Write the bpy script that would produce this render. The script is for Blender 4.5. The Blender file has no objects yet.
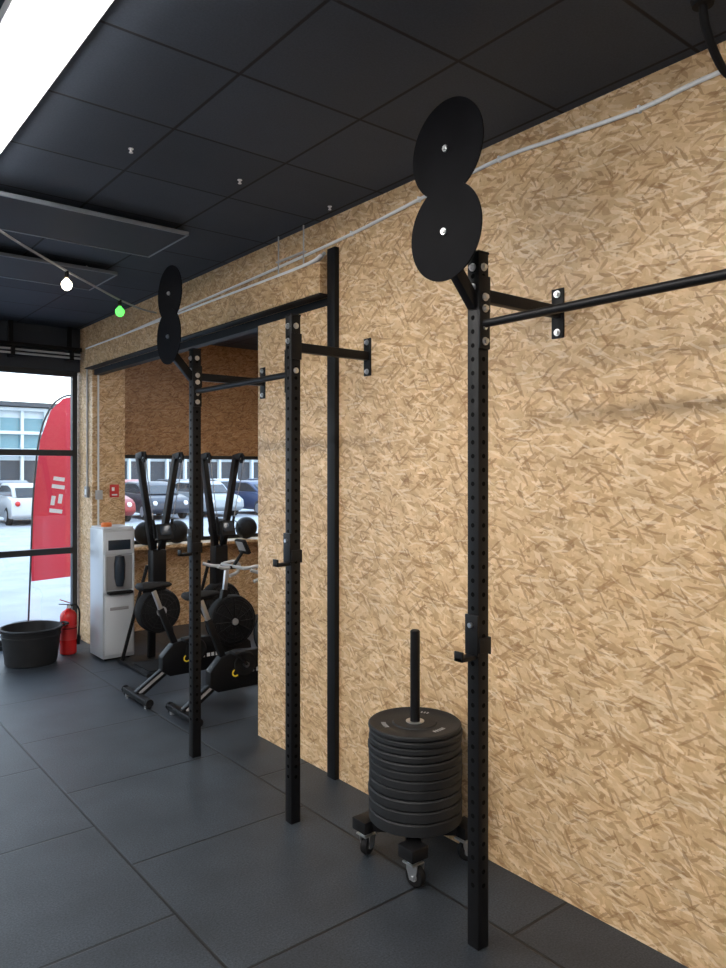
import bpy, bmesh, math, random
from mathutils import Vector, Matrix, Euler
random.seed(4)
sc = bpy.context.scene
sc.view_settings.view_transform = 'Standard'
sc.view_settings.look = 'None'
sc.view_settings.exposure = 0.15

# ------------------------------------------------------------------ materials
def nt(name):
    m = bpy.data.materials.new(name); m.use_nodes = True
    t = m.node_tree; b = t.nodes['Principled BSDF']
    return m, t, b

def mat(name, col, rough=0.5, metal=0.0, bump=0.0, bscale=200, var=0.0, vscale=8, spec=0.5, emis=None, es=0):
    m, t, b = nt(name)
    b.inputs['Base Color'].default_value = (*col, 1)
    b.inputs['Roughness'].default_value = rough
    b.inputs['Metallic'].default_value = metal
    b.inputs['Specular IOR Level'].default_value = spec
    tc = t.nodes.new('ShaderNodeTexCoord')
    if bump:
        n = t.nodes.new('ShaderNodeTexNoise'); n.inputs['Scale'].default_value = bscale
        t.links.new(tc.outputs['Object'], n.inputs['Vector'])
        bp = t.nodes.new('ShaderNodeBump'); bp.inputs['Strength'].default_value = bump
        bp.inputs['Distance'].default_value = 0.002
        t.links.new(n.outputs['Fac'], bp.inputs['Height']); t.links.new(bp.outputs['Normal'], b.inputs['Normal'])
    if var:
        n = t.nodes.new('ShaderNodeTexNoise'); n.inputs['Scale'].default_value = vscale
        n.inputs['Detail'].default_value = 5
        t.links.new(tc.outputs['Object'], n.inputs['Vector'])
        r = t.nodes.new('ShaderNodeMapRange')
        r.inputs['From Min'].default_value = 0.3; r.inputs['From Max'].default_value = 0.7
        r.inputs['To Min'].default_value = 1 - var; r.inputs['To Max'].default_value = 1 + var
        t.links.new(n.outputs['Fac'], r.inputs['Value'])
        mx = t.nodes.new('ShaderNodeVectorMath'); mx.operation = 'SCALE'
        mx.inputs[0].default_value = col
        t.links.new(r.outputs['Result'], mx.inputs['Scale']); t.links.new(mx.outputs[0], b.inputs['Base Color'])
    if emis:
        b.inputs['Emission Color'].default_value = (*emis, 1); b.inputs['Emission Strength'].default_value = es
    return m

def osb(name, gain=(1, 1, 1), seed=0.0):
    m, t, b = nt(name)
    N, L = t.nodes, t.links
    tc = N.new('ShaderNodeTexCoord'); sp = N.new('ShaderNodeSeparateXYZ'); L.new(tc.outputs['Object'], sp.inputs[0])
    ad = N.new('ShaderNodeMath'); ad.operation = 'ADD'; L.new(sp.outputs[0], ad.inputs[0]); L.new(sp.outputs[1], ad.inputs[1])
    cb = N.new('ShaderNodeCombineXYZ'); L.new(ad.outputs[0], cb.inputs[0]); L.new(sp.outputs[2], cb.inputs[1])
    off = N.new('ShaderNodeVectorMath'); off.operation = 'ADD'; off.inputs[1].default_value = (seed, seed * 1.7, 0)
    L.new(cb.outputs[0], off.inputs[0])
    wn = N.new('ShaderNodeTexNoise'); wn.inputs['Scale'].default_value = 34; wn.inputs['Detail'].default_value = 3
    L.new(off.outputs[0], wn.inputs['Vector'])
    ws = N.new('ShaderNodeVectorMath'); ws.operation = 'SUBTRACT'; ws.inputs[1].default_value = (.5, .5, .5)
    L.new(wn.outputs['Color'], ws.inputs[0])
    wm = N.new('ShaderNodeVectorMath'); wm.operation = 'MULTIPLY_ADD'; wm.inputs[1].default_value = (0.012, 0.012, 0)
    L.new(ws.outputs[0], wm.inputs[0]); L.new(off.outputs[0], wm.inputs[2])
    vec = wm.outputs[0]
    prev = None
    # (angle, scale along, scale across, threshold, ramp kind, opacity)
    layers = [(0.1, 19, 56, -1, 0, 1), (0.9, 20, 68, 0.4, 0, .9), (-0.75, 19, 64, 0.5, 0, .9), (1.5, 23, 76, 0.6, 0, .9), (0.35, 17, 72, 0.6, 0, .9),
              (-0.3, 15, 70, 0.62, 0, .9), (2.6, 26, 54, .75, 0, .85), (0.6, 14, 95, 0.93, 2, .6), (-.5, 15, 105, 0.94, 1, .5), (0.05, 13, 100, 0.94, 1, .5), (2.1, 17, 100, .95, 2, .6),
              (-.15, 14, 110, .94, 2, .6)]
    ramps = [
        [(0, (.37, .215, .10)), (.12, (.49, .31, .155)), (.35, (.59, .395, .21)), (.75, (.67, .47, .27)), (1, (.77, .585, .38))],
        [(0, (.80, .63, .43)), (1, (.87, .72, .53))],
        [(0, (.25, .125, .05)), (1, (.39, .215, .095))]]
    for i, (a, sx, sy, th, kind, op) in enumerate(layers):
        vr = N.new('ShaderNodeVectorRotate'); vr.rotation_type = 'Z_AXIS'; vr.inputs['Angle'].default_value = a
        L.new(vec, vr.inputs['Vector'])
        ml = N.new('ShaderNodeVectorMath'); ml.operation = 'MULTIPLY_ADD'
        ml.inputs[1].default_value = (sx, sy, 1); ml.inputs[2].default_value = (i * 13.3, i * 7.7, 0)
        L.new(vr.outputs[0], ml.inputs[0])
        v = N.new('ShaderNodeTexVoronoi'); v.voronoi_dimensions = '2D'; v.inputs['Scale'].default_value = 1
        L.new(ml.outputs[0], v.inputs['Vector'])
        s2 = N.new('ShaderNodeSeparateColor'); L.new(v.outputs['Color'], s2.inputs[0])
        cr = N.new('ShaderNodeValToRGB'); e = cr.color_ramp.elements
        pts = ramps[kind]
        while len(e) < len(pts): e.new(0.5)
        for k, (p, c) in enumerate(pts):
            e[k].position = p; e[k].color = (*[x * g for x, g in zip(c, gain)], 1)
        L.new(s2.outputs[0], cr.inputs[0])
        if prev is None: prev = cr.outputs[0]
        else:
            gt = N.new('ShaderNodeMath'); gt.operation = 'GREATER_THAN'; gt.inputs[1].default_value = th
            L.new(s2.outputs[1], gt.inputs[0])
            g2 = N.new('ShaderNodeMath'); g2.operation = 'MULTIPLY'; g2.inputs[1].default_value = op
            L.new(gt.outputs[0], g2.inputs[0])
            mx = N.new('ShaderNodeMix'); mx.data_type = 'RGBA'
            L.new(g2.outputs[0], mx.inputs['Factor']); L.new(prev, mx.inputs[6]); L.new(cr.outputs[0], mx.inputs[7])
            prev = mx.outputs[2]
    ln = N.new('ShaderNodeTexNoise'); ln.inputs['Scale'].default_value = 7; ln.inputs['Detail'].default_value = 12
    ln.inputs['Roughness'].default_value = .62
    L.new(off.outputs[0], ln.inputs['Vector'])
    mr = N.new('ShaderNodeMapRange'); mr.inputs['From Min'].default_value = .3; mr.inputs['From Max'].default_value = .7
    mr.inputs['To Min'].default_value = .86; mr.inputs['To Max'].default_value = 1.12
    L.new(ln.outputs['Fac'], mr.inputs['Value'])
    sc_ = N.new('ShaderNodeVectorMath'); sc_.operation = 'SCALE'
    L.new(prev, sc_.inputs[0]); L.new(mr.outputs['Result'], sc_.inputs['Scale'])
    L.new(sc_.outputs[0], b.inputs['Base Color'])
    bp = N.new('ShaderNodeBump'); bp.inputs['Strength'].default_value = 0.2; bp.inputs['Distance'].default_value = 0.002
    L.new(prev, bp.inputs['Height']); L.new(bp.outputs['Normal'], b.inputs['Normal'])
    b.inputs['Roughness'].default_value = 0.45
    b.inputs['Specular IOR Level'].default_value = 0.4
    return m

def tiles(name, col, px, py, ox, oy, stagger, joint, jcol, rough, speck=0.0, wear=0.15, bump=0.4, spec=0.5, tvar=.22):
    """grid of tiles in the object XY plane: pitch px (X) / py (Y)"""
    m, t, b = nt(name); N, L = t.nodes, t.links
    def M(op, a, bb=None, c=None):
        n = N.new('ShaderNodeMath'); n.operation = op
        for i, v in enumerate((a, bb, c)):
            if v is None: continue
            if isinstance(v, (int, float)): n.inputs[i].default_value = v
            else: L.new(v, n.inputs[i])
        return n.outputs[0]
    tc = N.new('ShaderNodeTexCoord'); sp = N.new('ShaderNodeSeparateXYZ'); L.new(tc.outputs['Object'], sp.inputs[0])
    u = M('DIVIDE', M('SUBTRACT', sp.outputs[0], ox), px)
    row = M('ADD', M('FLOOR', u), 1)
    v = M('ADD', M('DIVIDE', M('SUBTRACT', sp.outputs[1], oy), py), M('MULTIPLY', row, stagger))
    du = M('MULTIPLY', M('PINGPONG', u, .5), px); dv = M('MULTIPLY', M('PINGPONG', v, .5), py)
    d = M('MINIMUM', du, dv)
    ms = N.new('ShaderNodeMapRange'); ms.interpolation_type = 'SMOOTHSTEP'
    ms.inputs['From Min'].default_value = joint * .4; ms.inputs['From Max'].default_value = joint
    L.new(d, ms.inputs['Value'])
    cb = N.new('ShaderNodeCombineXYZ'); L.new(M('FLOOR', u), cb.inputs[0]); L.new(M('FLOOR', v), cb.inputs[1])
    wnz = N.new('ShaderNodeTexWhiteNoise'); wnz.noise_dimensions = '2D'; L.new(cb.outputs[0], wnz.inputs['Vector'])
    tone = M('ADD', M('MULTIPLY', wnz.outputs['Value'], tvar), 1 - tvar / 2)
    n1 = N.new('ShaderNodeTexNoise'); n1.inputs['Scale'].default_value = 3; n1.inputs['Detail'].default_value = 8
    L.new(tc.outputs['Object'], n1.inputs['Vector'])
    w = M('ADD', M('MULTIPLY', M('SUBTRACT', n1.outputs['Fac'], .5), wear * 4), 1)
    n2 = N.new('ShaderNodeTexNoise'); n2.inputs['Scale'].default_value = 120; n2.inputs['Detail'].default_value = 5
    L.new(tc.outputs['Object'], n2.inputs['Vector'])
    s = M('ADD', M('MULTIPLY', M('SUBTRACT', n2.outputs['Fac'], .5), speck * 4), 1)
    f = M('MULTIPLY', M('MULTIPLY', tone, w), s)
    vs = N.new('ShaderNodeVectorMath'); vs.operation = 'SCALE'; vs.inputs[0].default_value = col; L.new(f, vs.inputs['Scale'])
    mx = N.new('ShaderNodeMix'); mx.data_type = 'RGBA'; mx.inputs[6].default_value = (*jcol, 1)
    L.new(ms.outputs['Result'], mx.inputs['Factor']); L.new(vs.outputs[0], mx.inputs[7])
    L.new(mx.outputs[2], b.inputs['Base Color'])
    h = M('ADD', ms.outputs['Result'], M('MULTIPLY', n2.outputs['Fac'], .35))
    bp = N.new('ShaderNodeBump'); bp.inputs['Strength'].default_value = bump; bp.inputs['Distance'].default_value = 0.003
    L.new(h, bp.inputs['Height']); L.new(bp.outputs['Normal'], b.inputs['Normal'])
    b.inputs['Roughness'].default_value = rough; b.inputs['Specular IOR Level'].default_value = spec
    return m

M_OSB = osb('osb_board'); M_OSB2 = osb('osb_board_dim', (.90, .88, .85), 3.1)  # dim copy: weaker light around the header beam is put into its colour
M_OSB3 = osb('osb_board_annex_shaded', (.62, .50, .42), 5.3)  # same board darkened, annex shade painted into its colour
M_FLOOR = tiles('rubber_tiles', (.026, .033, .043), 1.0, 1.0, 1.365, 3.97, .5, .010, (.003, .003, .004), .50, .8, .35, .8, .5)
M_CEIL = tiles('ceiling_tiles', (.046, .059, .083), .61, .61, 1.465, 2.60, 0, .011, (.008, .009, .013), .7, .15, .06, .4, .3, .30)
M_BLK = mat('black_powdercoat', (.006, .006, .007), .42, bump=.15, bscale=600, spec=.22)
M_STEELBLK = mat('black_frame', (.006, .0065, .008), .5, spec=.22)
M_HOLE = mat('hole_dark', (.0015, .0015, .0015), .9, spec=.1)
M_DISC = mat('target_disc_black', (.003, .003, .004), .5, spec=.04, var=.25, vscale=10)
M_CHROME = mat('zinc_bolt', (.62, .63, .65), .28, 1.0)
M_RUB = mat('bumper_rubber', (.012, .013, .015), .58, bump=.3, bscale=300, var=.2, spec=.32)
M_RUBD = mat('rubber_dark', (.007, .007, .008), .7, spec=.25)
M_GREY = mat('grey_print', (.30, .30, .31), .5)
M_WHITE = mat('white_plastic', (.75, .76, .78), .35)
M_SILV = mat('cooler_silver', (.50, .53, .57), .3, .35)
M_SILVL = mat('cooler_light', (.60, .63, .67), .35)
M_DKBL = mat('display_dark', (.02, .03, .045), .25)
M_RED = mat('extinguisher_red', (.62, .02, .02), .25)
M_SIGN = mat('sign_red', (.6, .03, .03), .4)
M_ORANGE = mat('orange_plastic', (.85, .22, .05), .5)
M_YEL = mat('yellow_paint', (.85, .62, .03), .4)
M_CAB = mat('cable_white', (.80, .82, .84), .5)
M_CABG = mat('conduit_grey', (.45, .46, .48), .45)
M_FRAME = mat('window_frame_dark', (.018, .022, .028), .4)
M_DARKW = mat('dark_paint', (.030, .036, .048), .7)
M_PALE = mat('pale_paint', (.6, .6, .61), .8, var=.05)
M_BRASS = mat('brass_cap', (.35, .22, .08), .4, .8)
M_LAMP = mat('led_diffuser', (.9, .9, .9), .5, emis=(1.0, .96, .91), es=29)
M_BULBW = mat('bulb_warm', (1, .95, .85), .3, emis=(1, .92, .75), es=6)
M_BULBG = mat('bulb_green', (.1, .8, .1), .3, emis=(.12, 1, .12), es=1.6)
M_ASPH = mat('paving', (.34, .35, .37), .9, var=.12, vscale=1.5)
M_FLAG = mat('flag_red', (.70, .04, .08), .7, emis=(.7, .05, .08), es=.15)  # faint emission brightens the cloth, the flag is no lamp
M_FLAGW = mat('flag_white', (.85, .85, .85), .7)
M_BLD = mat('building_white', (.64, .70, .73), .7)
M_BLDG = mat('building_glass', (.13, .28, .33), .15)
M_BLDD = mat('building_dark', (.05, .055, .065), .6)
M_TYRE = mat('tyre', (.02, .02, .02), .8)
M_CARGL = mat('car_glass', (.03, .035, .04), .1)
M_TAIL = mat('tail_light', (.5, .02, .02), .3)
M_ALU = mat('aluminium', (.60, .61, .63), .35, .9)
M_EDGE = mat('panel_edge', (.22, .25, .29), .4, .3)
M_GRIP = mat('grey_grip', (.42, .43, .45), .5)

def glass_mat():
    m = bpy.data.materials.new('window_glass'); m.use_nodes = True; t = m.node_tree
    for n in list(t.nodes): t.nodes.remove(n)
    o = t.nodes.new('ShaderNodeOutputMaterial'); mx = t.nodes.new('ShaderNodeMixShader')
    tr = t.nodes.new('ShaderNodeBsdfTransparent'); tr.inputs[0].default_value = (.93, .96, .97, 1)
    gl = t.nodes.new('ShaderNodeBsdfGlossy'); gl.inputs['Roughness'].default_value = .02
    mx.inputs[0].default_value = .06
    t.links.new(tr.outputs[0], mx.inputs[1]); t.links.new(gl.outputs[0], mx.inputs[2]); t.links.new(mx.outputs[0], o.inputs[0])
    return m
M_GLASS = glass_mat()

# ------------------------------------------------------------------ mesh builder
class B:
    def __init__(s, name):
        s.name = name; s.bm = bmesh.new(); s.mats = []
    def mi(s, m):
        if m not in s.mats: s.mats.append(m)
        return s.mats.index(m)
    def _fin(s, faces, m):
        i = s.mi(m)
        for f in faces: f.material_index = i; f.smooth = True
    def box(s, lo, hi, m, bev=0.0, rot=None, seg=2):
        lo, hi = Vector(lo), Vector(hi); c = (lo + hi) / 2; d = hi - lo
        t = bmesh.new(); bmesh.ops.create_cube(t, size=1)
        for v in t.verts: v.co = Vector((v.co.x * d.x, v.co.y * d.y, v.co.z * d.z))
        if bev: bmesh.ops.bevel(t, geom=t.edges[:], offset=bev, segments=seg, affect='EDGES', profile=.5)
        R = rot.to_4x4() if rot else Matrix.Identity(4)
        s._merge(t, Matrix.Translation(c) @ R, m)
    def _merge(s, t, mtx, m):
        vm = {}
        for v in t.verts: vm[v] = s.bm.verts.new(mtx @ v.co)
        fs = []
        for f in t.faces:
            try: fs.append(s.bm.faces.new([vm[v] for v in f.verts]))
            except ValueError: pass
        s._fin(fs, m); t.free()
    def beam(s, p, q, w, h, m, bev=0.003, up=(0, 0, 1)):
        p, q = Vector(p), Vector(q); d = q - p; L = d.length; z = d.normalized(); up = Vector(up)
        x = up.cross(z)
        if x.length < 1e-4: x = Vector((0, 1, 0)).cross(z)
        x.normalize(); y = z.cross(x)
        R = Matrix((x, y, z)).transposed()
        t = bmesh.new(); bmesh.ops.create_cube(t, size=1)
        for v in t.verts: v.co = Vector((v.co.x * w, v.co.y * h, v.co.z * L))
        if bev: bmesh.ops.bevel(t, geom=t.edges[:], offset=bev, segments=2, affect='EDGES', profile=.5)
        s._merge(t, Matrix.Translation((p + q) / 2) @ R.to_4x4(), m)
    def lathe(s, prof, c, axis, m, seg=40, close=False):
        c = Vector(c); z = Vector(axis).normalized()
        x = z.orthogonal().normalized(); y = z.cross(x)
        rings = []
        for r, h in prof:
            if r < 1e-6: rings.append([s.bm.verts.new(c + z * h)])
            else: rings.append([s.bm.verts.new(c + z * h + (x * math.cos(2 * math.pi * k / seg) + y * math.sin(2 * math.pi * k / seg)) * r) for k in range(seg)])
        fs = []
        pr = list(zip(rings, rings[1:]))
        if close: pr.append((rings[-1], rings[0]))
        for a, b in pr:
            for k in range(seg):
                k2 = (k + 1) % seg
                if len(a) == 1 and len(b) == 1: continue
                if len(a) == 1: vs = [a[0], b[k2], b[k]]
                elif len(b) == 1: vs = [a[k], a[k2], b[0]]
                else: vs = [a[k], a[k2], b[k2], b[k]]
                try: fs.append(s.bm.faces.new(vs))
                except ValueError: pass
        s._fin(fs, m)
    def cyl(s, p, q, r, m, r2=None, seg=24):
        p, q = Vector(p), Vector(q); d = q - p; L = d.length
        if r2 is None: r2 = r
        s.lathe([(0, 0), (r, 0), (r2, L), (0, L)], p, d, m, seg)
    def torus(s, c, axis, R, r, m, seg=40, sub=10):
        s.lathe([(R + r * math.cos(2 * math.pi * k / sub), r * math.sin(2 * math.pi * k / sub)) for k in range(sub)], c, axis, m, seg, True)
    def ball(s, c, r, m, seg=20, sz=1.0):
        n = 10
        s.lathe([(max(0, r * math.sin(math.pi * k / n)) if 0 < k < n else 0, -r * sz * math.cos(math.pi * k / n)) for k in range(n + 1)], c, (0, 0, 1), m, seg)
    def tube(s, pts, r, m, seg=10, smooth=True, n=6):
        P = [Vector(p) for p in pts]
        if smooth and len(P) > 2:
            Q = []
            for i in range(len(P) - 1):
                p0 = P[max(i - 1, 0)]; p1 = P[i]; p2 = P[i + 1]; p3 = P[min(i + 2, len(P) - 1)]
                for k in range(n):
                    t = k / n
                    Q.append(.5 * ((2 * p1) + (p2 - p0) * t + (2 * p0 - 5 * p1 + 4 * p2 - p3) * t * t + (-p0 + 3 * p1 - 3 * p2 + p3) * t ** 3))
            Q.append(P[-1]); P = Q
        x = None; rings = []
        for i, p in enumerate(P):
            d = (P[min(i + 1, len(P) - 1)] - P[max(i - 1, 0)]).normalized()
            if x is None: x = d.orthogonal().normalized()
            x = (x - d * x.dot(d)).normalized(); y = d.cross(x)
            rr = r(i / (len(P) - 1)) if callable(r) else r
            rings.append([s.bm.verts.new(p + (x * math.cos(2 * math.pi * k / seg) + y * math.sin(2 * math.pi * k / seg)) * rr) for k in range(seg)])
        fs = []
        for a, b in zip(rings, rings[1:]):
            for k in range(seg):
                fs.append(s.bm.faces.new([a[k], a[(k + 1) % seg], b[(k + 1) % seg], b[k]]))
        fs.append(s.bm.faces.new(rings[0][::-1])); fs.append(s.bm.faces.new(rings[-1]))
        s._fin(fs, m)
    def prism(s, poly, o, u, v, th, m, bev=0):
        o, u, v = Vector(o), Vector(u), Vector(v); n = u.cross(v).normalized()
        t = bmesh.new()
        A = [t.verts.new(o + u * a + v * b - n * th / 2) for a, b in poly]
        C = [t.verts.new(o + u * a + v * b + n * th / 2) for a, b in poly]
        t.faces.new(A[::-1]); t.faces.new(C)
        for k in range(len(A)):
            t.faces.new([A[k], A[(k + 1) % len(A)], C[(k + 1) % len(A)], C[k]])
        if bev: bmesh.ops.bevel(t, geom=t.edges[:], offset=bev, segments=2, affect='EDGES', profile=.5)
        s._merge(t, Matrix.Identity(4), m)
    def done(s, sharp=35):
        bmesh.ops.recalc_face_normals(s.bm, faces=s.bm.faces[:])
        me = bpy.data.meshes.new(s.name); s.bm.to_mesh(me); s.bm.free()
        for m in s.mats: me.materials.append(m)
        me.set_sharp_from_angle(angle=math.radians(sharp))
        o = bpy.data.objects.new(s.name, me); sc.collection.objects.link(o)
        return o

def slab(name, lo, hi, m, **k):
    b = B(name); b.box(lo, hi, m, **k); return b.done()

# ------------------------------------------------------------------ dimensions
WX = 2.74          # right wall plane
H = 3.476          # ceiling
FY = 8.47          # facade plane

slab('floor', (-5.2, -3.7, -.1), (6.2, 8.62, 0), M_FLOOR)
slab('ceiling', (-5.2, -3.7, H), (6.2, 8.62, H + .1), M_CEIL)
slab('wall_left', (-5.2, -3.7, 0), (-5.0, 8.62, H), M_PALE)
slab('wall_rear', (-5.0, -3.7, 0), (6.2, -3.5, H), M_PALE)

b = B('wall_right')
b.box((WX, -3.5, 0), (WX + .1, 3.66, H), M_OSB)
b.box((WX, 3.66, 0), (WX + .1, 4.6, 2.93), M_OSB)
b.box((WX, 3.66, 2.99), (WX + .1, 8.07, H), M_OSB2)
b.done()
slab('gap_dark_strip', (WX + .02, 3.66, 2.93), (WX + .1, 8.07, 2.99), M_STEELBLK)  # added black strip for the darkness of the gap below the header beam
b = B('header_beam')
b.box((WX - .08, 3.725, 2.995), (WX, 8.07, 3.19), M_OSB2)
b.box((WX - .083, 3.725, 2.985), (WX + .0, 8.07, 2.995), M_STEELBLK)
b.done()
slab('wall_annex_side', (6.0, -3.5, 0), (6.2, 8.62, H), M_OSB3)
slab('wall_annex_rear', (WX + .1, 2.9, 0), (6.0, 3.0, H), M_OSB)
b = B('wall_annex_front')
b.box((3.10, FY, 0), (6.0, FY + .12, 1.02), M_OSB)  # brighter board copy paints the stronger light below the sill
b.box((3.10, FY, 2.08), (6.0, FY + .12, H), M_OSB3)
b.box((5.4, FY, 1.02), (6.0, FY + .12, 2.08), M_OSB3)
b.done()
b = B('column_osb'); b.box((WX, 8.07, 0), (3.10, FY + .12, H), M_OSB); b.done()
slab('windowsill_shelf', (3.10, FY - .30, .985), (5.4, FY, 1.02), M_OSB, bev=.003)

def window(name, x0, x1, z0, z1, fw, rails, y=FY + .03, muls=()):
    b = B(name)
    d = .07
    b.box((x0, y, z0), (x0 + fw, y + d, z1), M_FRAME); b.box((x1 - fw, y, z0), (x1, y + d, z1), M_FRAME)
    b.box((x0 + fw, y, z0), (x1 - fw, y + d, z0 + fw), M_FRAME); b.box((x0 + fw, y, z1 - fw), (x1 - fw, y + d, z1), M_FRAME)
    for r in rails: b.box((x0 + fw, y, r - fw * .6), (x1 - fw, y + d, r + fw * .6), M_FRAME)
    for q in muls: b.box((q - fw / 2, y, z0 + fw), (q + fw / 2, y + d, z1 - fw), M_FRAME)
    b.box((x0 + fw, y + .03, z0 + fw), (x1 - fw, y + .036, z1 - fw), M_GLASS)
    return b.done()
xs = [2.72, 1.22, -.28, -1.78, -3.28, -5.0]
for i in range(5):
    window('window_%d' % (i + 1), xs[i + 1], xs[i], .04, 3.0, .055, (2.09, 1.0))
window('window_6', 3.10, 5.4, 1.02, 2.08, .045, (), muls=(4.25,))
slab('wall_front_header', (-5.0, FY, 3.0), (2.74, FY + .12, H), M_DARKW)
slab('trim_threshold', (-5.0, FY - .02, 0), (2.74, FY + .12, .04), M_FRAME)
b = B('roller_door_track')
b.box((-4.9, 8.28, 3.20), (2.7, 8.40, 3.24), M_STEELBLK, .004)
for zz in (3.17, 3.13): b.cyl((-4.9, 8.33, zz), (2.7, 8.33, zz), .012, M_CABG, seg=10)
for xx in (-4, -2, 0, 2, 2.6): b.box((xx - .02, 8.30, 3.1), (xx + .02, 8.47, 3.24), M_STEELBLK); b.box((xx - .02, 8.38, 3.2), (xx + .02, 8.42, H), M_STEELBLK)
b.done()

b = B('steel_column')
b.box((WX - .035, 3.635, 0), (WX + .0, 3.715, 3.27), M_STEELBLK, .003)
b.done()

# ------------------------------------------------------------------ ceiling equipment
def fixture(x, y0, y1):
    b = B('led_strip_light')
    b.box((x - .13, y0, H - .05), (x + .13, y1, H), M_WHITE, .004)
    b.box((x - .11, y0 + .02, H - .075), (x + .11, y1 - .02, H - .05), M_LAMP, .008)
    return b.done()
fixture(.75, .4, 4.3)
fixture(.75, -3.2, -.4)
fixture(-1.9, .4, 4.3)
fixture(-1.9, 5.0, 8.0)
fixture(-1.9, -3.2, -.4)
fixture(-4.0, .4, 4.3)
fixture(4.5, 3.6, 6.4)  # added lamp, hidden behind the wall, to brighten the annex

def heater(x0, x1, y0, y1, z=3.415):
    b = B('infrared_heater_panel')
    w = .012
    for lo, hi in (((x0, y0), (x1, y0 + w)), ((x0, y1 - w), (x1, y1)), ((x0, y0), (x0 + w, y1)), ((x1 - w, y0), (x1, y1))):
        b.box((lo[0], lo[1], z - .004), (hi[0], hi[1], z + .022), M_EDGE, .003)
    for x in (x0 + .2, x1 - .2):
        for y in (y0 + .12, y1 - .12): b.cyl((x, y, z + .018), (x, y, H), .006, M_CABG, seg=8)
    b.box((x0 + .01, y0 + .01, z + .001), (x1 - .01, y1 - .01, z + .018), M_DARKW)
    return b.done()
heater(.86, 2.12, 4.42, 5.06); heater(.86, 2.12, 5.66, 6.30)

for p in ((1.39, 3.54), (2.0, 3.55), (2.62, 3.57)):
    b = B('sprinkler_head')
    b.lathe([(0, 0), (.013, 0), (.013, -.003), (.006, -.005), (.006, -.016), (.010, -.018), (.010, -.021), (0, -.021)], (p[0], p[1], H), (0, 0, 1), M_WHITE, 14)
    b.done()

b = B('string_lights')
pts = [(.45, 4.05, H), (.80, 4.40, 3.33), (1.1, 4.69, 3.275), (1.577, 5.15, 3.245), (1.87, 5.43, 3.235), (2.153, 5.71, 3.232), (2.45, 6.0, 3.25), (2.66, 6.2, 3.28)]
b.tube(pts, .008, M_GRIP, 8)
b.tube([(.45, 4.05, H - .001), (.2, 3.8, 3.40), (-.2, 3.4, 3.37), (-.8, 2.8, 3.39), (-1.3, 2.3, H - .001)], .008, M_GRIP, 8)
for (x, y, z, mm) in ((1.577, 5.15, 3.24, M_BULBW), (2.153, 5.71, 3.228, M_BULBG), (.2, 3.8, 3.40, M_BULBW), (-.6, 3.0, 3.375, M_BULBG)):
    b.cyl((x, y, z + .005), (x, y, z - .035), .014, M_STEELBLK, seg=16)
    b.cyl((x, y, z - .035), (x, y, z - .045), .012, M_BRASS, seg=16)
    b.lathe([(.010, -.045), (.018, -.055), (.034, -.075), (.036, -.092), (.027, -.115), (.010, -.126), (0, -.127)], (x, y, z), (0, 0, 1), mm, 20)
b.done()

b = B('wall_cable')
b.tube([(WX - .009, -.6, 3.38), (WX - .009, .5, 3.35), (WX - .009, 1.28, 3.365), (WX - .009, 1.62, 3.35), (WX - .009, 2.0, 3.37), (WX - .009, 2.35, 3.388), (WX - .009, 2.91, 3.355),
        (WX - .009, 3.63, 3.31), (WX - .009, 4.86, 3.276), (WX - .009, 6.5, 3.245), (WX - .009, 8.0, 3.21)], .0095, M_CAB, 8)
for y, z in ((.9, 3.355), (1.62, 3.35), (2.35, 3.388), (2.91, 3.355), (3.5, 3.318)): b.box((WX - .019, y - .005, z - .014), (WX, y + .005, z + .014), M_CAB)
b.done()
b = B('conduit_pipes')
for i, (x, z) in enumerate(((WX - .066, 3.202), (WX - .038, 3.202))):
    b.tube([(x, 3.735, 3.23 + .02 * i), (x, 3.95, 3.206), (x, 5.0, z), (x, 8.06, z)], .0115, M_CABG if i else M_CAB, 8)
for y in (3.95, 4.25): b.cyl((WX - .05, y, 3.20), (WX - .05, y, H), .005, M_CABG, seg=8)
b.box((WX - .06, 3.93, 3.30), (WX - .04, 4.27, 3.308), M_CABG)
b.done()
b = B('ceiling_hose')
b.tube([(2.443, 1.217, H), (2.452, 1.219, 3.43), (2.473, 1.219, 3.386), (2.537, 1.219, 3.324), (2.62, 1.22, 3.29), (2.69, 1.20, 3.28), (WX, 1.19, 3.28)], .014, M_RUBD, 10)
b.lathe([(0, 0), (.04, 0), (.034, -.02), (0, -.02)], (2.443, 1.217, H), (0, 0, 1), M_RUBD, 20)
b.done()

# ------------------------------------------------------------------ racks
def upright(b, x, y, h, hook_z, hook_side=-1):
    s = .03
    b.box((x - s, y - s, 0), (x + s, y + s, h), M_BLK, .004)
    b.box((x - s - .002, y - s - .002, h - .006), (x + s + .002, y + s + .002, h + .004), M_RUBD, .002)
    z = .25
    while z < h - .05:
        b.cyl((x - s - .0006, y, z), (x - s + .001, y, z), .0095, M_HOLE, seg=12)
        b.cyl((x, y - s - .0006, z), (x, y - s + .001, z), .0095, M_HOLE, seg=12)
        z += .055
    k = hook_z
    b.box((x - s - .010, y - .034, k - .07), (x - s, y + .034, k + .09), M_BLK, .002)
    b.box((x - s - .004, y - s - .010, k - .06), (x + s + .004, y - s, k - .0), M_BLK, .002)
    b.box((x + s, y - s - .008, k - .07), (x + s + .006, y + s, k + .0), M_BLK, .002)
    b.box((x - s - .085, y - .022, k - .085), (x - s, y + .022, k - .068), M_BLK, .003)
    b.box((x - s - .085, y - .022, k - .085), (x - s - .073, y + .022, k - .045), M_BLK, .003)
    b.cyl((x - s - .022, y, k + .05), (x - s - .01, y, k + .05), .010, M_CHROME, seg=12)

def bolt(b, p, ax):
    p = Vector(p); ax = Vector(ax)
    b.cyl(p, p + ax * .004, .016, M_CHROME, seg=18)
    b.cyl(p + ax * .004, p + ax * .014, .0105, M_CHROME, seg=6)

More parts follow.
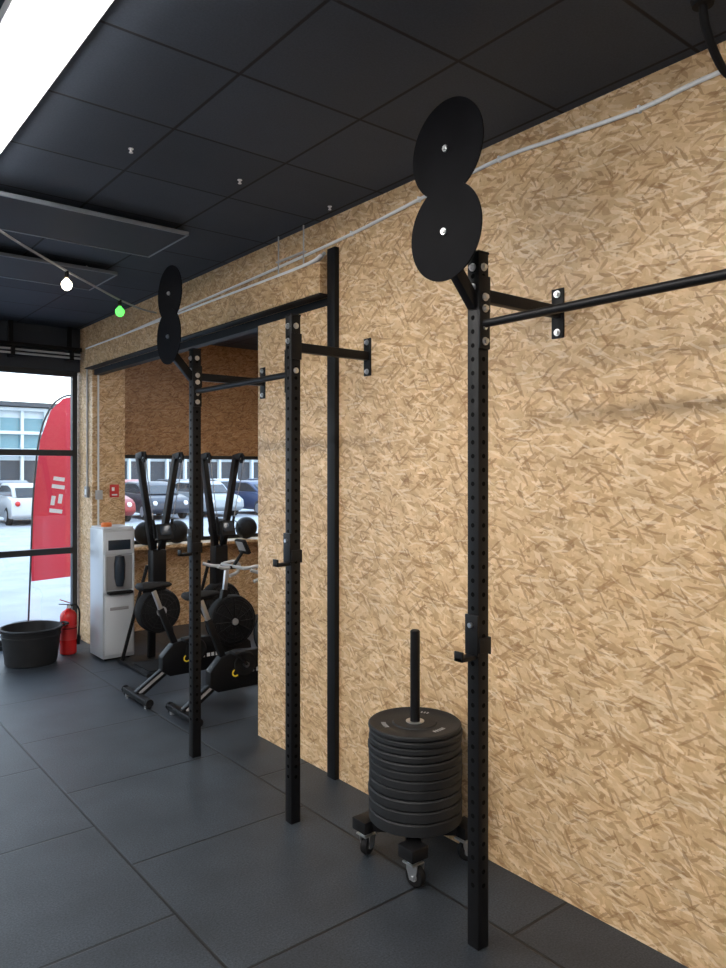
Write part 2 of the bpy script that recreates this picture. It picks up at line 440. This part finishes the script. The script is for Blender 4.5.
def wall_arm(b, x, y, z):
    b.beam((x + .03, y, z), (WX - .008, y, z), .04, .05, M_BLK, .003)
    b.box((WX - .008, y - .032, z - .115), (WX, y + .032, z + .105), M_BLK, .002)
    for dz in (-.09, .08): bolt(b, (WX - .008, y, z + dz), (-1, 0, 0))
    b.box((x - .034, y - .036, z - .07), (x + .034, y - .030, z + .07), M_BLK, .001)

def target(b, x, y, z1, z2, r, tilt=0.0):
    xd = x - .185
    for z, dx, dy in ((z1, .006, -.002), (z2, 0, 0)):
        ax = Vector((-1, tilt, 0))
        b.lathe([(0, -.003), (r, -.003), (r, .003), (0, .003)], (xd + dx, y + dy, z), ax, M_DISC, 72)
        b.cyl((xd + dx - .003, y + dy, z), (xd + dx - .012, y + dy, z), .013, M_CHROME, seg=14)
        b.cyl((xd + dx - .012, y + dy, z), (xd + dx - .018, y + dy, z), .008, M_CHROME, seg=6)
    b.beam((xd + .016, y, z2 - .12), (xd + .016, y, z1 + .03), .04, .008, M_BLK, .001, up=(1, 0, 0))
    b.beam((x - .02, y, z2 - .26), (xd + .02, y, z2 - .10), .04, .05, M_BLK, .003)

def rack(x, y_far, y_near, h_far, h_near, hz_far, hz_near, bar_z, arm_far, arm_near, tgt_y, tz1, tz2, tr):
    b = B('wall_mounted_pull_up_rack')
    upright(b, x, y_far, h_far, hz_far); upright(b, x, y_near, h_near, hz_near)
    wall_arm(b, x, y_far, arm_far); wall_arm(b, x, y_near, arm_near)
    b.cyl((x, y_near + .03, bar_z), (x, y_far - .03, bar_z), .0165, M_BLK, seg=20)
    for y, d in ((y_near + .03, 1), (y_far - .03, -1)):
        yy = sorted((y, y + d * .008))
        b.box((x - .03, yy[0], bar_z - .10), (x + .03, yy[1], bar_z + .13), M_BLK, .002)
        for dz in (-.07, .06, .105): bolt(b, (x, y + d * .008, bar_z + dz), (0, d, 0))
    for y, h in ((y_far, h_far), (y_near, h_near)):
        for dz in (-.06, -.14): bolt(b, (x - .03, y, h + dz), (-1, 0, 0))
        for dz in (-.06, -.3): bolt(b, (x, y - .03, h + dz), (0, -1, 0))
    target(b, x, tgt_y, tz1, tz2, tr)
    return b.done()
RX = 2.215
rack(RX, 2.017, .80, 2.765, 2.765, 1.235, 1.235, 2.48, 2.60, 2.60, 2.017, 3.135, 2.815, .188)
rack(RX, 4.53, 3.355, 2.70, 2.735, 1.42, 1.47, 2.42, 2.52, 2.565, 4.53, 3.045, 2.765, .180)

# ------------------------------------------------------------------ plate stack on dolly
cx, cy = 2.474, 2.665
b = B('bumper_plate_stack')
for sx in (-1, 1):
    b.beam((cx - .19 * sx, cy - .19, .158 + .001 * sx), (cx + .19 * sx, cy + .19, .158 + .001 * sx), .07, .05, M_BLK, .004)
b.lathe([(0, .17), (.14, .17), (.14, .204), (0, .204)], (cx, cy, 0), (0, 0, 1), M_BLK, 32)
for sx in (-1, 1):
    for sy in (-1, 1):
        px, py = cx + .170 * sx, cy + .170 * sy
        b.box((px - .05, py - .05, .128), (px + .05, py + .05, .186), M_BLK, .004)
        b.cyl((px, py, .108), (px, py, .130), .028, M_CHROME, seg=18)
        a = .5 * sx + .9 * sy
        dx, dy = math.cos(a), math.sin(a)
        wx, wy = px + dx * .014, py + dy * .014
        n = Vector((-dy, dx, 0))
        wc = Vector((wx, wy, .050))
        for sd in (-1, 1):
            o = wc + n * (.026 * sd)
            b.prism([(-.032, .058), (.030, .058), (.026, .03), (.014, -.014), (-.014, -.014), (-.03, .03)], o, (dx, dy, 0), (0, 0, 1), .005, M_CHROME)
        b.box((px - .036, py - .036, .102), (px + .036, py + .036, .110), M_CHROME, .002)
        b.lathe([(0, -.020), (.036, -.020), (.046, -.016), (.050, 0), (.046, .016), (.036, .020), (0, .020)], wc, n, M_RUBD, 28)
        b.cyl(wc - n * .031, wc + n * .031, .008, M_CHROME, seg=10)
        b.cyl(wc - n * .0215, wc + n * .0215, .022, M_GREY, seg=18)
z = .206
ths = [.062, .055, .050, .046, .044, .042, .038, .036, .034, .030, .027]
for i, th in enumerate(ths):
    r = .228; q = .006
    g = .0015
    b.lathe([(.03, 0), (.15, 0), (.205, .003), (r - q, g), (r, q + g), (r, th - q - g), (r - q, th - g), (.205, th - g), (.198, th - .006), (.11, th - .006), (.105, th - .001), (.03, th - .001), (.03, 0)],
            (cx + random.uniform(-.004, .004), cy + random.uniform(-.004, .004), z), (0, 0, 1), M_RUB, 64)
    z += th
b.lathe([(.026, -.004), (.045, -.004), (.045, .002), (.026, .002)], (cx, cy, z), (0, 0, 1), M_ALU, 32, True)
for a0 in (.4, 2.5, 4.6):
    for k in range(5):
        a = a0 + k * .10
        R = Matrix.Rotation(a, 3, 'Z')
        c = Vector((cx, cy, z - .0055)) + R @ Vector((.155, 0, 0))
        b.box(c - Vector((.011, .004, .0006)), c + Vector((.011, .004, .0006)), M_GREY, rot=R)
b.cyl((cx, cy, .18), (cx, cy, 1.108), .024, M_BLK, seg=24)
b.lathe([(.024, 0), (.024, .006), (.018, .012), (0, .012)], (cx, cy, 1.105), (0, 0, 1), M_RUBD, 24)
b.done()

# ------------------------------------------------------------------ water cooler
x0, x1, y0, y1, h = 2.586, 2.912, 7.315, 7.69, 1.31
b = B('water_cooler')
b.box((x0, y0, .02), (x1, y1, h), M_SILV, .012)
for x in (x0 + .05, x1 - .05):
    for y in (y0 + .05, y1 - .05): b.cyl((x, y, 0), (x, y, .03), .018, M_RUBD, seg=12)
b.box((x0 + .02, y0 - .012, .06), (x1 - .02, y0 + .005, .66), M_SILVL, .006)
b.box((x0 + .02, y0 - .014, 1.06), (x1 - .02, y0 + .005, 1.28), M_SILVL, .006)
b.box((x0 + .05, y0 - .018, 1.10), (x1 - .05, y0 - .012, 1.20), M_DKBL, .002)
b.box((x0 + .02, y0 - .004, .70), (x1 - .02, y0 + .004, 1.04), M_GREY, .004)
b.box((x0 + .01, y0 - .02, .68), (x0 + .03, y0 + .01, 1.06), M_SILVL, .004)
b.box((x1 - .03, y0 - .02, .68), (x1 - .01, y0 + .01, 1.06), M_SILVL, .004)
xm = (x0 + x1) / 2
b.lathe([(0, 0), (.035, 0), (.052, .08), (.055, .22), (.045, .30), (0, .31)], (xm, y0 - .02, .74), (0, 0, 1), M_DKBL, 24)
b.box((x0 + .04, y0 - .075, .665), (x1 - .04, y0, .69), M_RUBD, .006)
b.box((x0 + .07, y0 - .02, .50), (x1 - .07, y0 - .010, .53), M_GREY, .003)
b.box((x0 + .01, y0 + .01, h), (x1 - .01, y1 - .01, h + .02), M_SILVL, .006)
b.lathe([(0, 0), (.05, 0), (.055, .025), (.045, .04), (0, .045)], (x0 + .08, y0 + .12, h + .02), (0, 0, 1), M_ORANGE, 20)
b.done()

# ------------------------------------------------------------------ tub
b = B('black_rubber_tub')
c = (2.03, 7.74, 0)
b.lathe([(0, 0), (.225, 0), (.238, .012), (.275, .33), (.292, .335), (.295, .352), (.285, .360), (.270, .358), (.262, .33), (.228, .03), (0, .022)], c, (0, 0, 1), M_RUB, 56)
b.torus((c[0], c[1], .28), (0, 0, 1), .272, .006, M_RUB, 56)
for s_ in (-1, 1):
    X = c[0] + s_ * .285
    b.tube([(X, c[1] - .07, .345), (X + s_ * .05, c[1] - .05, .35), (X + s_ * .06, c[1], .35), (X + s_ * .05, c[1] + .05, .35), (X, c[1] + .07, .345)], .011, M_RUB, 8)
b.done()

# ------------------------------------------------------------------ fire extinguisher
b = B('fire_extinguisher')
c = Vector((2.43, 7.88, 0))
b.lathe([(0, .006), (.07, 0), (.082, .01), (.082, .385), (.078, .41), (.06, .44), (.028, .458), (.022, .47), (0, .47)], c, (0, 0, 1), M_RED, 32)
b.lathe([(.083, .15), (.083, .30)], c, (0, 0, 1), M_SIGN, 32)
b.cyl(c + Vector((0, 0, .465)), c + Vector((0, 0, .51)), .018, M_CHROME, seg=16)
b.beam(c + Vector((.02, 0, .505)), c + Vector((-.10, -.02, .525)), .02, .008, M_RUBD, .002)
b.beam(c + Vector((.02, 0, .52)), c + Vector((-.09, -.02, .57)), .02, .008, M_RED, .002)
b.cyl(c + Vector((0, -.018, .49)), c + Vector((0, -.035, .49)), .014, M_WHITE, seg=14)
b.tube([c + Vector((.018, 0, .49)), c + Vector((.07, -.01, .50)), c + Vector((.105, -.02, .43)), c + Vector((.10, -.03, .30)), c + Vector((.095, -.03, .18))], .009, M_RUBD, 8)
b.cyl(c + Vector((.095, -.03, .19)), c + Vector((.09, -.03, .09)), .011, M_RUBD, r2=.018, seg=12)
b.torus(c + Vector((0, 0, .27)), (0, 0, 1), .084, .004, M_RUBD)
b.done()

b = B('fire_safety_sign'); b.box((2.93, 8.062, 1.60), (3.03, 8.07, 1.74), M_SIGN, .001)
b.box((2.95, 8.0605, 1.62), (3.01, 8.0625, 1.635), M_FLAGW); b.box((2.95, 8.0605, 1.67), (2.98, 8.0625, 1.71), M_FLAGW); b.done()
b = B('light_switch_box')
b.box((WX - .03, 8.15, 1.60), (WX, 8.24, 1.72), M_GREY, .004); b.box((WX - .034, 8.17, 1.63), (WX - .03, 8.22, 1.69), M_WHITE, .002)
b.cyl((WX - .012, 8.195, 1.72), (WX - .012, 8.195, 3.1), .010, M_CABG, seg=8)
b.done()
b = B('column_conduit')
b.cyl((2.80, 8.056, 1.3), (2.80, 8.056, 2.98), .011, M_CAB, seg=8)
b.box((2.77, 8.03, 1.58), (2.84, 8.07, 1.68), M_CABG, .004)
b.done()

for (x, r) in ((3.45, .14), (3.83, .14), (4.40, .14), (4.78, .14)):
    b = B('medicine_ball')
    c = (x, FY - .15, 1.0215 + r)
    b.ball(c, r, M_RUB, 28)
    for ax in ((1, 0, .5), (0, 1, .4)): b.torus(c, ax, r - .0025, .003, M_RUBD, 32, 6)
    b.done()

# ------------------------------------------------------------------ ski trainers
def ski(x, y):
    b = B('ski_ergometer')
    b.box((x - .30, y - .45, 0), (x + .30, y + .28, .03), M_BLK, .006)
    b.box((x - .24, y - .38, .03), (x + .24, y + .02, .036), M_RUBD)
    b.beam((x, y + .16, .03), (x, y + .12, 1.20), .07, .05, M_BLK)
    for s in (-1, 1):
        b.beam((x + s * .035, y + .02, 1.05), (x + s * .19, y, 2.03), .055, .075, M_BLK, .006, up=(0, 1, 0))
        b.beam((x + s * .035, y + .02, 1.1), (x + s * .055, y + .02, .62), .04, .065, M_BLK, .006, up=(0, 1, 0))
        b.beam((x + s * .19, y + .04, 2.03), (x + s * .19, y - .12, 2.05), .05, .06, M_BLK, .006)
        b.lathe([(0, -.012), (.045, -.012), (.05, -.008), (.045, 0), (.05, .008), (.045, .012), (0, .012)], (x + s * .19, y - .12, 2.02), (1, 0, 0), M_RUBD, 24)
        b.cyl((x + s * .175, y - .12, 2.02), (x + s * .205, y - .12, 2.02), .01, M_CHROME, seg=10)
        hx, hz = x + s * .10, 1.42
        b.tube([(x + s * .19, y - .16, 2.0), (x + s * .16, y - .15, 1.8), (hx, y - .12, hz)], .004, M_GREY, 6)
        b.tube([(hx, y - .12, hz), (hx - s * .01, y - .12, hz - .06), (hx - s * .02, y - .12, hz - .18)], .014, M_RUBD, 10)
        b.torus((hx - s * .005, y - .12, hz - .09), (0, 1, 0), .045, .005, M_RUBD, 24, 6)
        b.beam((x + s * .05, y + .14, .95), (x + s * .28, y + .20, .03), .035, .03, M_BLK)
    c = (x, y, .52)
    b.lathe([(0, -.09), (.06, -.09), (.20, -.07), (.215, -.05), (.22, 0), (.215, .05), (.20, .07), (0, .08)], c, (0, 1, 0), M_RUBD, 48)
    for R_ in (.20, .165, .13, .095): b.torus((x, y - .085 + (R_ - .06) * .1, .52), (0, 1, 0), R_, .005, M_BLK, 40, 6)
    for k in range(12):
        a = k * math.pi / 6
        b.cyl((x + .06 * math.cos(a), y - .092, .52 + .06 * math.sin(a)), (x + .205 * math.cos(a), y - .074, .52 + .205 * math.sin(a)), .004, M_BLK, seg=6)
    b.cyl((x, y - .10, .52), (x, y - .085, .52), .05, M_GREY, seg=24)
    b.box((x - .075, y - .05, .70), (x + .075, y + .08, 1.12), M_BLK, .02)
    b.beam((x, y - .02, 1.10), (x, y - .14, 1.26), .025, .02, M_BLK)
    R = Euler((math.radians(-20), 0, 0)).to_matrix()
    b.box((x - .08, y - .18, 1.22), (x + .08, y - .14, 1.38), M_RUBD, .01, rot=R)
    b.box((x - .055, y - .190, 1.27), (x + .055, y - .178, 1.36), M_DKBL, .002, rot=R)
    return b.done()
ski(3.00, 6.95); ski(3.68, 6.95)

# ------------------------------------------------------------------ exercise bikes (pointing +X)
def bike(x, y):
    b = B('exercise_bike')
    P = lambda a, c, z: (x + a, y + c, z)
    for a, w in ((0, .24), (1.15, .20)):
        b.beam(P(a, -w, .05), P(a, w, .05), .06, .045, M_BLK, .006)
        for s in (-1, 1):
            b.cyl(P(a, s * w, .05), P(a, s * (w + .02), .05), .032, M_RUBD, seg=16)
            b.cyl(P(a, s * (w - .04), .0), P(a, s * (w - .04), .035), .022, M_CHROME, seg=14)
        for s in (-1, 1):
            b.cyl(P(a - .015, s * (w - .01), .030), P(a + .015, s * (w - .01), .030), .028, M_RUBD, seg=16)
    b.beam(P(0, 0, .06), P(.36, 0, .30), .05, .07, M_BLK, .008)
    b.beam(P(.30, 0, .27), P(1.15, 0, .07), .05, .06, M_BLK, .008)
    b.beam(P(.01, -.027, .075), P(.34, -.027, .295), .004, .022, M_GREY, 0)
    poly = [(.20, .22), (.27, .17), (.98, .17), (1.06, .24), (1.04, .36), (.95, .43), (.45, .47), (.30, .44), (.20, .34)]
    b.prism(poly, (x, y, 0), (1, 0, 0), (0, 0, 1), .085, M_BLK, .008)
    b.torus(P(.42, -.0435, .30), (0, 1, 0), .026, .006, M_YEL, 24, 6)
    for k, wd in enumerate((.022, .03, .022, .03, .026, .018, .03)):
        b.box(P(.48 + k * .042, -.0445, .285), P(.48 + k * .042 + wd, -.0425, .315), M_WHITE)
    for s, ang in ((-1, 2.3), (1, 2.3 + math.pi)):
        ex, ez = .50 + .165 * math.cos(ang), .36 + .165 * math.sin(ang)
        b.cyl(P(.50, s * .04, .36), P(.50, s * .085, .36), .022, M_CHROME, seg=16)
        b.beam(P(.50, s * .08, .36), P(ex, s * .08, ez), .018, .03, M_RUBD, .004, up=(0, 1, 0))
        b.box(P(ex - .05, s * .13 - .045, ez - .012), P(ex + .05, s * .13 + .045, ez + .012), M_RUBD, .004)
    b.lathe([(0, -.008), (.09, -.008), (.10, 0), (.09, .008), (0, .008)], P(.50, -.05, .36), (0, 1, 0), M_RUBD, 32)
    c = P(.86, 0, .56)
    b.lathe([(0, -.075), (.05, -.08), (.20, -.06), (.225, -.035), (.23, 0), (.225, .035), (.20, .06), (.05, .08), (0, .075)], c, (0, 1, 0), M_RUBD, 48)
    for s in (-1, 1):
        for R_ in (.215, .18, .145, .11): b.torus((c[0], y + s * (.082 - R_ * .11), .56), (0, 1, 0), R_, .005, M_BLK, 40, 6)
        b.cyl((c[0], y + s * .07, .56), (c[0], y + s * .09, .56), .03, M_GREY, seg=20)
        for k in range(12):
            a = k * math.pi / 6
            b.cyl((c[0] + .05 * math.cos(a), y + s * .085, .56 + .05 * math.sin(a)), (c[0] + .21 * math.cos(a), y + s * .063, .56 + .21 * math.sin(a)), .004, M_BLK, seg=6)
    b.beam(P(.34, 0, .40), P(.20, 0, .74), .045, .05, M_BLK, .006)
    b.beam(P(.215, 0, .70), P(.14, 0, .90), .032, .035, M_ALU, .004)
    b.beam(P(.05, 0, .895), P(.24, 0, .905), .03, .02, M_RUBD, .003)
    t = bmesh.new()
    prof = [(-.11, .05, .014), (-.09, .09, .034), (-.02, .09, .04), (.05, .055, .034), (.12, .03, .03), (.17, .02, .022), (.19, .008, .01)]
    rings = []
    for a, w, hh in prof:
        ring = []
        for k in range(14):
            th = 2 * math.pi * k / 14
            ring.append(t.verts.new((a, w * math.cos(th), hh * math.sin(th) * (1 if math.sin(th) > 0 else .8))))
        rings.append(ring)
    for r1, r2 in zip(rings, rings[1:]):
        for k in range(14): t.faces.new([r1[k], r1[(k + 1) % 14], r2[(k + 1) % 14], r2[k]])
    t.faces.new(rings[0][::-1]); t.faces.new(rings[-1])
    b._merge(t, Matrix.Translation(P(.11, 0, .935)), M_RUBD)
    b.beam(P(.72, 0, .42), P(.80, 0, .84), .05, .055, M_BLK, .006)
    b.beam(P(.795, 0, .80), P(.82, 0, 1.02), .034, .036, M_ALU, .004)
    b.beam(P(.76, 0, 1.03), P(.92, 0, 1.03), .035, .03, M_RUBD, .004)
    b.cyl(P(.88, -.20, 1.04), P(.88, .20, 1.04), .014, M_GRIP, seg=14)
    for s in (-1, 1):
        b.tube([P(.88, s * .19, 1.04), P(.93, s * .215, 1.045), P(1.02, s * .22, 1.05), P(1.07, s * .22, 1.01), P(1.05, s * .22, .95), P(.97, s * .22, .92)], .016, M_GRIP, 10)
        b.tube([P(.80, s * .08, 1.04), P(.72, s * .12, 1.05), P(.66, s * .14, 1.07)], .015, M_GRIP, 10)
    b.beam(P(.88, 0, 1.03), P(.98, 0, 1.16), .03, .02, M_RUBD, .003)
    R = Euler((0, math.radians(-25), 0)).to_matrix()
    b.box(P(.965, -.085, 1.14), P(1.0, .085, 1.28), M_RUBD, .01, rot=R)
    b.box(P(.958, -.06, 1.17), P(.967, .06, 1.26), M_GREY, .002, rot=R)
    return b.done()
bike(2.36, 5.88); bike(2.46, 5.22)

# ------------------------------------------------------------------ exterior
slab('ground_outside', (-60, 8.62, -.12), (90, 120, -.06), M_ASPH)

b = B('feather_flag')
px0, py0 = 2.55, 9.85
pole = [(px0, py0, -.02), (px0 + .03, py0, .8), (px0 + .06, py0, 1.6), (px0 + .13, py0, 2.3), (px0 + .26, py0, 2.68), (px0 + .42, py0, 2.84), (px0 + .56, py0, 2.87)]
b.tube(pole, .012, M_FRAME, 8)
b.cyl((px0, py0, -.06), (px0, py0, -.02), .22, M_BLDD, seg=24)
poly = [(.035, .50), (.04, 1.0), (.07, 1.6), (.14, 2.28), (.27, 2.66), (.42, 2.82), (.56, 2.86), (.60, 2.6), (.61, 1.8), (.58, 1.0), (.52, .52)]
b.prism(poly, (px0, py0, 0), (1, 0, 0), (0, 0, 1), .006, M_FLAG)
for (a, z_, w_, h_) in ((.25, 1.35, .16, .05), (.27, 1.45, .05, .12), (.36, 1.47, .05, .12), (.28, 1.66, .16, .05), (.30, 1.76, .14, .05)):
    b.box((px0 + a, py0 - .006, z_), (px0 + a + w_, py0 - .0035, z_ + h_), M_FLAGW, rot=Euler((0, .15, 0)).to_matrix())
b.done()

def car(x, y, col, yaw, k):
    b = B('parked_car')
    m = mat('car_paint_%d' % k, col, .3)
    L_ = 2.1
    body = [(-L_, .35), (-L_ + .03, .75), (-L_ + .1, .95), (-1.4, 1.02), (1.0, .98), (1.7, .88), (L_ - .05, .72), (L_, .40), (1.8, .24), (-1.9, .24)]
    cab = [(-1.75, .98), (-1.45, 1.36), (-.9, 1.48), (.2, 1.46), (.55, 1.34), (1.15, .96)]
    win = [(-1.55, 1.02), (-1.36, 1.30), (-.9, 1.40), (.15, 1.39), (.45, 1.29), (.92, 1.02)]
    ux = Vector((math.cos(yaw), math.sin(yaw), 0)); n = Vector((-ux.y, ux.x, 0)); o = Vector((x, y, -.06))
    b.prism(body, o, ux, (0, 0, 1), 1.72, m, .06)
    b.prism(cab, o, ux, (0, 0, 1), 1.46, m, .05)
    b.prism(win, o, ux, (0, 0, 1), 1.475, M_CARGL)
    for s, a0, a1, z0, z1 in ((1, .60, 1.12, 1.32, 1.0), (-1, -1.52, -1.76, 1.32, 1.0)):
        b.beam(o + ux * (a0 + .02 * s) + Vector((0, 0, z0)), o + ux * (a1 + .02 * s) + Vector((0, 0, z1)), 1.25, .02, M_CARGL, .0, up=(ux.x, ux.y, 0.01))
    for a in (-1.3, 1.3):
        for s in (-1, 1):
            c = o + ux * a + n * (s * .78) + Vector((0, 0, .32))
            b.lathe([(0, -.1), (.28, -.1), (.32, -.08), (.32, .08), (.28, .1), (0, .1)], c, n, M_TYRE, 24)
            b.cyl(c + n * (s * .1), c + n * (s * .115), .2, M_ALU, seg=16)
    for s in (-1, 1):
        c = o - ux * (L_ - .01) + n * (s * .65) + Vector((0, 0, .78)); b.ball(c, .09, M_TAIL, 10)
        c = o + ux * (L_ - .08) + n * (s * .62) + Vector((0, 0, .66)); b.ball(c, .10, M_WHITE, 10)
    return b.done()
cols = [(.4, .42, .44), (.06, .07, .09), (.5, .5, .5), (.25, .02, .02), (.03, .035, .05), (.3, .32, .34), (.03, .05, .11), (.55, .55, .56), (.08, .08, .08), (.30, .03, .03)]
k = 0
for i in range(12):
    car(2.6 + i * 2.45, 29 + .3 * (i % 3), cols[k % 10], math.pi / 2 + random.choice((0, math.pi)) + random.uniform(-.05, .05), k); k += 1
for i in range(12):
    car(-8 + i * 2.8, 38, cols[(k + 3) % 10], math.pi / 2, k); k += 1

b = B('office_building')
Y0 = 58; X0, X1 = -40, 85
b.box((X0, Y0, -.06), (X1, Y0 + 12, 6.6), M_BLD)
for zb, zt in ((.4, 2.6), (3.5, 5.7)):
    b.box((X0 + .2, Y0 - .05, zb), (X1 - .2, Y0 + .1, zt), M_BLDG if zb > 1 else M_BLDD)
x = X0
while x < X1:
    b.box((x, Y0 - .5, -.06), (x + .18, Y0 - .1, 6.2), M_BLD)
    x += 1.6
for zz in (2.9, 4.5, 6.2): b.box((X0, Y0 - .6, zz), (X1, Y0 - .1, zz + .22), M_BLD)
b.box((X0, Y0 - 1.2, 6.5), (X1, Y0 + 12, 6.8), M_BLDD)
b.done()

# ------------------------------------------------------------------ world
w = bpy.data.worlds.new('overcast'); sc.world = w; w.use_nodes = True
t = w.node_tree; bg = t.nodes['Background']
tc = t.nodes.new('ShaderNodeTexCoord'); sp = t.nodes.new('ShaderNodeSeparateXYZ'); t.links.new(tc.outputs['Generated'], sp.inputs[0])
cr = t.nodes.new('ShaderNodeValToRGB')
cr.color_ramp.elements[0].position = 0; cr.color_ramp.elements[0].color = (.92, .97, 1, 1)
cr.color_ramp.elements[1].position = .8; cr.color_ramp.elements[1].color = (.58, .75, 1.0, 1)
t.links.new(sp.outputs[2], cr.inputs[0]); t.links.new(cr.outputs[0], bg.inputs[0]); bg.inputs[1].default_value = 3.8

# ------------------------------------------------------------------ camera
cd = bpy.data.cameras.new('camera'); cam = bpy.data.objects.new('camera', cd); sc.collection.objects.link(cam)
cd.sensor_fit = 'HORIZONTAL'; cd.sensor_width = 36; cd.lens = 36 * 740 / 726; cd.shift_y = -14 / 726
cd.clip_start = .05; cd.clip_end = 500
cam.location = (0, 0, 1.9); cam.rotation_euler = (math.radians(90), 0, -math.atan(596 / 740))
sc.camera = cam
